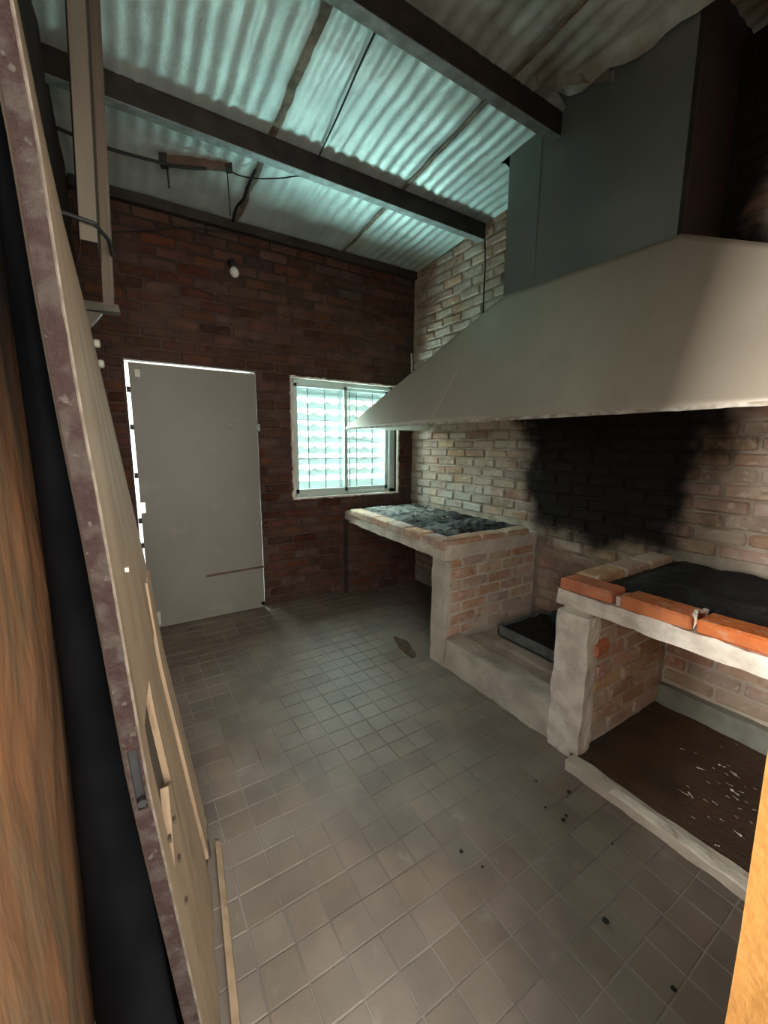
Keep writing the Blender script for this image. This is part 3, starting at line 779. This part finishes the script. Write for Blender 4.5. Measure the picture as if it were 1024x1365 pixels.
# foil and paper scraps on the niche floor
scr = [(1.916, .569), (1.968, .544), (2.01, .53), (1.999, .484), (1.976, .502), (2.039, .519), (1.918, .475), (1.89, .449), (1.861, .438), (1.861, .524), (1.893, .504), (1.915, .437), (1.96, .436), (1.979, .414), (1.982, .663), (2.003, .621), (1.718, .552), (1.729, .533), (1.77, .557), (1.753, .493), (1.769, .47), (1.628, .487), (1.678, .456), (1.705, .428), (1.819, .409), (1.876, .41), (1.856, .38), (1.781, .367), (1.684, .371), (1.575, .396), (1.764, .406), (2.148, .578), (2.224, .549), (1.844, .455)]
big = {0, 2, 3, 6, 7, 8, 16, 17, 28}
fm = []
for k in range(5):
    mb = MB()
    mb.grid(lambda u, v: ((u - .5) * 2 + .3 * nz(u * 3, v * 3, k), (v - .5) * 1.1 * (1 - .5 * (2 * u - 1) ** 2) + .2 * nz(u * 3, v * 3, k + 5), .35 * nz(u * 3, v * 3, k + 9) + .25), 5, 3)
    me = mb.mesh('foil_scrap', FOILBIT); fm.append(me)
for i, (x, y) in enumerate(scr):
    s = random.uniform(.010, .014) if i in big else random.uniform(.004, .007)
    o = link('foil_scrap', random.choice(fm), None, (x, y, .036 + .1 * s), (random.uniform(-.1, .2), random.uniform(-.15, .15), 1.57 + random.uniform(-.6, .5)), (s * random.uniform(1.0, 1.5), s * random.uniform(.45, .8), s * 1.1))
    if i in big: tag(o, 'larger crumpled white foil scrap on the brown floor under the charcoal counter', 'foil scrap', 'larger foil scraps under the counter')
    else: tag(o, 'tiny white foil fleck on the brown floor under the charcoal counter', 'foil scrap', 'tiny foil flecks under the counter')

# crumbs of charcoal on the tiles
lumps('charcoal_crumb', CHAR_N, [(1.319, .914), (1.245, .815), (1.281, .752), (1.254, .746), (1.318, .602), (1.372, 1.184), (1.385, .812), (1.067, .483), (.879, .782), (.856, .856), (1.067, .308)],
      lambda x, y: .0, .004, .010, .7, 'small black charcoal crumb on the floor tiles', 'charcoal', 'charcoal crumbs on the tiles')
mb = MB()
def smear(u, v):
    a = 2 * math.pi * u; ca, sa = math.cos(a), math.sin(a)
    r = v * (1 + .35 * nz(ca * 1.5, sa * 1.5, 2))
    return (1.515 + .045 * ca * r + .03 * sa * r, 2.12 + .15 * sa * r, .0012 + .007 * max(0, 1 - v) * (1 + .7 * nz(ca * r * 4, sa * r * 4, 6)))
mb.grid(smear, 36, 8)
tag(mb.build('dirt_heap', RUST_STAIN, smooth=True), 'small smear of brown dirt on the tiles before the far counter', 'dirt', kind='stuff')

# ------------------------------------------------------------------ old door leaning on the left wall
od = tag(empty('leaning_door', (.1, 1.0, 0)), 'old broken plywood door with a rusted steel edge, leaning on the left wall', 'old door')
def interp(tab, z):
    for (z0, a), (z1, b) in zip(tab, tab[1:]):
        if z <= z1: return a + (b - a) * (z - z0) / (z1 - z0)
    return tab[-1][1]
NR = [(0, .066), (.265, .038), (.564, .011), (.80, -.010), (.87, -.014), (1.236, -.034), (1.382, -.044), (1.533, -.052), (1.704, -.058), (1.852, -.068), (2.3, -.098)]
FA = [(0, .146), (.11, .133), (.403, .095), (.768, .048), (1.022, .029), (1.335, -.008), (1.698, -.052), (1.86, -.075), (2.011, -.091), (2.154, -.103), (2.3, -.116)]
DY0, DY1, HT = .70, 1.30, 2.24
def face(u, z, out=0.0):
    y = DY0 + (DY1 - DY0) * u
    return Vector((interp(NR, z) * (1 - u) + interp(FA, z) * u + out, y, z))
def panel(name, u0, u1, z0, z1, o0, o1, m_, jz=.0, nu=4, nzv=30, jz0=None, smooth=False):
    """a sheet of the door between two offsets from its face; ragged ends where it is torn"""
    mb = MB()
    jz0 = jz if jz0 is None else jz0
    def g(u, v, off):
        uu = u0 + (u1 - u0) * u
        a, b = z0 + jz0 * nz(uu * 31, z0, 2), z1 + jz * nz(uu * 31, z1, 4)
        return face(uu, max(.002, a + (b - a) * v), off)
    for off in (o0, o1): mb.grid(lambda u, v: g(u, v, off), nu, nzv)
    for uu in (0, 1): mb.grid(lambda t, v: g(uu, v, o0 + (o1 - o0) * t), 1, nzv)
    for vv in (0, 1): mb.grid(lambda u, t: g(u, vv, o0 + (o1 - o0) * t), nu, 1)
    return part(name, mb, m_, od, smooth)
panel('core_board', .03, .985, .0, HT, -.030, -.016, PLYD)  # core wood coloured darker to carry the recess shade of the slot
panel('face_sheet', .02, .99, .86, HT, -.016, -.001, PLY, .03)
panel('near_stile', .02, .13, .50, .90, -.016, -.001, PLY, .02)
panel('near_panel', .02, .42, .0, .57, -.016, -.001, PLY, .10)
panel('middle_stile', .42, .775, .02, .90, -.016, -.003, PLY, .03)
panel('far_stile', .80, 1.0, .12, 1.0, -.016, .004, PLY, .03, jz0=.05)
panel('torn_strip', .965, 1.0, .0, .125, -.030, -.004, PLYD, .03)
# rusted steel edge channel, with the lock mortise cut out of it
LZ0, LZ1 = .765, .875
def channel(z0, z1, oa, ob, nzv):
    mb = MB()
    def e(t, v, y): z = z0 + (z1 - z0) * v; p = face(0, z, oa + (ob - oa) * t); return Vector((p.x, y + .0012 * nz(z * 30, t), z))
    mb.grid(lambda t, v: e(t, v, DY0 - .004), 3, nzv); mb.grid(lambda t, v: e(t, v, DY0 + .012), 3, nzv)
    for t in (0, 1): mb.grid(lambda k, v: e(t, v, DY0 - .004 + .016 * k), 1, nzv)
    for v in (0, 1): mb.grid(lambda t, k: e(t, v, DY0 - .004 + .016 * k), 3, 1)
    return mb
ec = channel(0.0, LZ0, -.024, .0, 26); t2 = channel(LZ1, HT, -.024, .0, 40); ec.add(t2.v, t2.f)
t3 = channel(LZ0, LZ1, -.024, -.019, 5); ec.add(t3.v, t3.f); t4 = channel(LZ0, LZ1, -.005, .0, 5); ec.add(t4.v, t4.f)
edge = part('steel_edge', ec, RUST, od)
mb = MB(); mb.grid(lambda u, v: face(.012, LZ0 + (LZ1 - LZ0) * v, -.022 + .02 * u), 2, 4); part('lock_mortise', mb, BLACK, od)
mb = MB(); mb.tube([face(-.001, LZ0 + .012, -.012) + Vector((0, .006, 0)), face(-.001, LZ0 + .012, -.012) + Vector((0, -.004, 0))], .007, 10); part('bolt_hole', mb, BLACK, od)
mb = MB(); mb.tube([face(0, .0 + HT * i / 50, .0005) + Vector((0, -.003, 0)) for i in range(51)], .0022, 6); part('steel_lip', mb, BARE, od)
for (u, z) in ((.30, 1.12), (.12, .62), (.2, .52), (.26, .58), (.16, .44), (.98, .12), (.985, .16)):
    p = face(u, z, .0); mb = MB(); mb.box(p.x - .002, p.x + .005, p.y - .006, p.y + .006, z - .004, z + .004); part('splinter', mb, WHITE if z > 1 else PLYD, od)

mb = MB(); mb.hexa([(.090, .66, .001), (.110, .66, .001), (.176, 1.31, .001), (.158, 1.32, .001), (.090, .66, .016), (.108, .66, .014), (.174, 1.31, .014), (.158, 1.32, .017)])
tag(mb.build('wooden_lath', PLY), 'thin wooden lath lying on the tiles along the foot of the leaning door', 'lath')
# black filler added so the gap behind the old door stays dark
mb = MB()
def gap_shape(u, v):
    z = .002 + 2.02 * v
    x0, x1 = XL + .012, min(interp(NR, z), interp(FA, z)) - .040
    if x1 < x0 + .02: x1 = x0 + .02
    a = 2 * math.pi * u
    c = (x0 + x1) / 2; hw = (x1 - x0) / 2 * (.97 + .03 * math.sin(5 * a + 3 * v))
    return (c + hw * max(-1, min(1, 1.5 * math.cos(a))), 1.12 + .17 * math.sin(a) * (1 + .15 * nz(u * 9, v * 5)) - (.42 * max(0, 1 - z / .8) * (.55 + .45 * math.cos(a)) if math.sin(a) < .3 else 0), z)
mb.grid(gap_shape, 40, 30)
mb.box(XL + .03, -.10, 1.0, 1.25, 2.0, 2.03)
tag(mb.build('gap_filler', PITCH_BLACK, smooth=True), 'added black filler that keeps the gap behind the leaning door dark', 'filler')

# ------------------------------------------------------------------ things high on the left wall
ps = tag(empty('box_post', (-.05, 1.56, 1.80)), 'beige sheet-metal box post hanging high on the left wall, open at its bottom end', 'post')
pc = lambda z: (z - 1.80) * .042
def postface(name, a, b, z0, z1, m_):
    mb = MB(); mb.grid(lambda u, v: (a[0] + (b[0] - a[0]) * u + pc(z0 + (z1 - z0) * v), a[1] + (b[1] - a[1]) * u, z0 + (z1 - z0) * v), 3, 14)
    o = part(name, mb, m_, ps); md = o.modifiers.new('thick', 'SOLIDIFY'); md.thickness = .003; md.offset = 0
postface('front_face', (-.062, 1.55), (-.022, 1.55), 1.93, 3.04, CREAM)
postface('inner_return', (-.022, 1.55), (-.018, 1.70), 1.93, 3.04, BROWNP)
postface('back_face', (-.018, 1.70), (.012, 1.70), 1.80, 3.03, BROWNP)
postface('edge_strip', (.008, 1.695), (.012, 1.71), 1.83, 2.25, CREAM)
postface('wall_side', (-.062, 1.55), (-.075, 1.72), 1.93, 3.03, BROWNP)
a = MB(); a.tube([(XL, 1.60, 1.99), (-.10, 1.535, 1.985), (-.02, 1.535, 1.975), (.012, 1.60, 1.965), (.02, 1.69, 1.955)], .006, 8)
tag(a.build('strap_cable', BLACK), 'black cable strapped round the beige box post', 'cable')
br = tag(empty('wall_bracket', (-.05, 2.2, 1.86)), 'pale metal shelf bracket sticking out of the left wall', 'bracket')
a = MB(); a.hexa([(XL, 2.17, 1.895), (.036, 2.17, 1.905), (.036, 2.23, 1.905), (XL, 2.23, 1.895), (XL, 2.17, 1.932), (.03, 2.17, 1.934), (.03, 2.23, 1.934), (XL, 2.23, 1.932)])
part('arm', a, CREAM, br)
a = MB(); a.hexa([(XL, 2.18, 1.80), (-.085, 2.18, 1.825), (-.085, 2.22, 1.825), (XL, 2.22, 1.80), (XL, 2.18, 1.895), (-.03, 2.18, 1.895), (-.03, 2.22, 1.895), (XL, 2.22, 1.895)])
part('gusset', a, CREAM, br)
for z, xx, lab in ((1.773, -.048, 'white coat peg on the left wall just under the shelf bracket'), (1.691, -.040, 'white coat peg on the left wall, lower of the two below the bracket')):
    k = tag(empty('coat_peg', (XL, 2.2, z)), lab, 'coat peg')
    a = MB(); a.tube([(XL, 2.2, z), (xx - .02, 2.2, z)], .008, 8); part('stem', a, CREAM, k)
    a = MB(); a.tube([(xx - .025, 2.2, z), (xx - .018, 2.2, z), (xx - .004, 2.2, z), (xx, 2.2, z)], [.010, .017, .017, .010], 12); part('head', a, WHITE, k)

# ------------------------------------------------------------------ wall lamp, batten, cables
wl = tag(empty('wall_lamp', (.777, YB, 2.60)), 'bare white bulb in a dark holder on the back wall above the door', 'lamp')
a = MB(); a.tube([(.772, YB + .0, 2.655), (.772, YB - .02, 2.655), (.773, YB - .045, 2.635), (.775, YB - .05, 2.61)], [.03, .028, .02, .02], 12); part('holder', a, BLACK, wl)
a = MB(); a.tube([(.775, YB - .05, 2.612), (.776, YB - .055, 2.595), (.778, YB - .06, 2.575), (.780, YB - .064, 2.555), (.781, YB - .066, 2.543)], [.018, .027, .033, .026, .008], 14); part('bulb', a, BULB, wl, True)

bt = tag(empty('lamp_batten', (.49, 2.83, 2.95)), 'brown lamp batten hung under the foil by wires', 'lamp batten')
p0, p1 = Vector((.322, 2.86, 2.930)), Vector((.655, 2.77, 2.968))
a = MB(); d = (p1 - p0).normalized(); s = Vector((-d.y, d.x, 0)) * .02; up_ = Vector((0, 0, .022))
a.hexa([p0 - s - up_, p1 - s - up_, p1 + s - up_, p0 + s - up_, p0 - s + up_, p1 - s + up_, p1 + s + up_, p0 + s + up_]); part('batten_bar', a, WOODB, bt)
for q in (p0, p1):
    a = MB(); a.hexa([q - s * 1.2 - up_ * 1.3 - d * .02, q - s * 1.2 - up_ * 1.3 + d * .02, q + s * 1.2 - up_ * 1.3 + d * .02, q + s * 1.2 - up_ * 1.3 - d * .02,
                      q - s * 1.2 + up_ * 1.3 - d * .02, q - s * 1.2 + up_ * 1.3 + d * .02, q + s * 1.2 + up_ * 1.3 + d * .02, q + s * 1.2 + up_ * 1.3 - d * .02]); part('lamp_socket', a, STEEL_DK, bt)
    a = MB(); a.tube([q + up_, Vector((q.x, q.y, zceil(q.y) + .01))], .002, 5); part('hanger_wire', a, BLACK, bt)
def cable(name, pts, r, label, n=6):
    P = [Vector(p) for p in pts]; out = []
    for i in range(len(P) - 1):
        a_, b_, c_, d_ = P[max(i - 1, 0)], P[i], P[i + 1], P[min(i + 2, len(P) - 1)]
        for k in range(8):
            t = k / 8
            out.append(.5 * ((2 * b_) + (c_ - a_) * t + (2 * a_ - 5 * b_ + 4 * c_ - d_) * t * t + (3 * b_ - a_ - 3 * c_ + d_) * t ** 3))
    out.append(P[-1]); mb = MB(); mb.tube(out, r, n)
    return tag(mb.build(name, BLACK, smooth=True), label, 'cable')
cable('ceiling_cable', [(XL + .01, 2.72, 2.842), (.043, 2.75, 2.842), (.25, 2.78, 2.868), (.40, 2.79, 2.888), (.535, 2.78, 2.918)], .008, 'thick black cable from the beige post to the brown lamp batten')
cable('ceiling_cable', [(1.000, 1.60, 3.025), (1.02, 1.85, 3.008), (1.045, 2.1, 2.990), (1.074, 2.425, 2.972)], .005, 'thin black wire along the foil between the two steel purlins')
cable('ceiling_cable', [(.655, 2.78, 2.95), (.72, 2.76, 2.93), (.81, 2.72, 2.925), (.93, 2.66, 2.935), (1.02, 2.57, 2.93), (1.09, 2.50, 2.885)], .004, 'thin black wire sagging from the lamp batten to the steel purlin')
cable('ceiling_cable', [(.80, 2.72, 2.968), (.79, 2.85, 2.945), (.80, 3.0, 2.945), (.775, 3.12, 2.93), (.785, 3.27, 2.915)], .010, 'thick tarred black cable end hanging by the foil seam')
cable('ceiling_cable', [(.335, 2.86, 2.91), (.338, 2.86, 2.86), (.342, 2.87, 2.80)], .005, 'short black wire dangling from one end of the lamp batten')
cable('ceiling_cable', [(.65, 2.79, 2.95), (.655, 2.80, 2.84), (.66, 2.81, 2.72)], .003, 'long thin black wire hanging straight from the lamp batten')
cable('wall_cable', [(XL + .01, YB - .06, 2.60), (.2, YB - .065, 2.70), (.5, YB - .062, 2.80), (.9, YB - .06, 2.845)], .004, 'thin black wire slung along the top of the back wall')
cable('wall_cable', [(2.395, 2.42, 2.885), (2.405, 2.415, 2.7), (2.400, 2.41, 2.45), (2.404, 2.405, 2.2), (2.404, 2.41, 2.02)], .006, 'black cable running down the right wall from the purlin to the hood')
a = MB(); a.tube([(2.385, YB - .02, 2.22), (2.387, YB - .025, 2.12), (2.390, YB - .02, 2.05)], .008, 6)
tag(a.build('pipe_stub', WHITE), 'short pale pipe stub in the corner above the window', 'pipe')
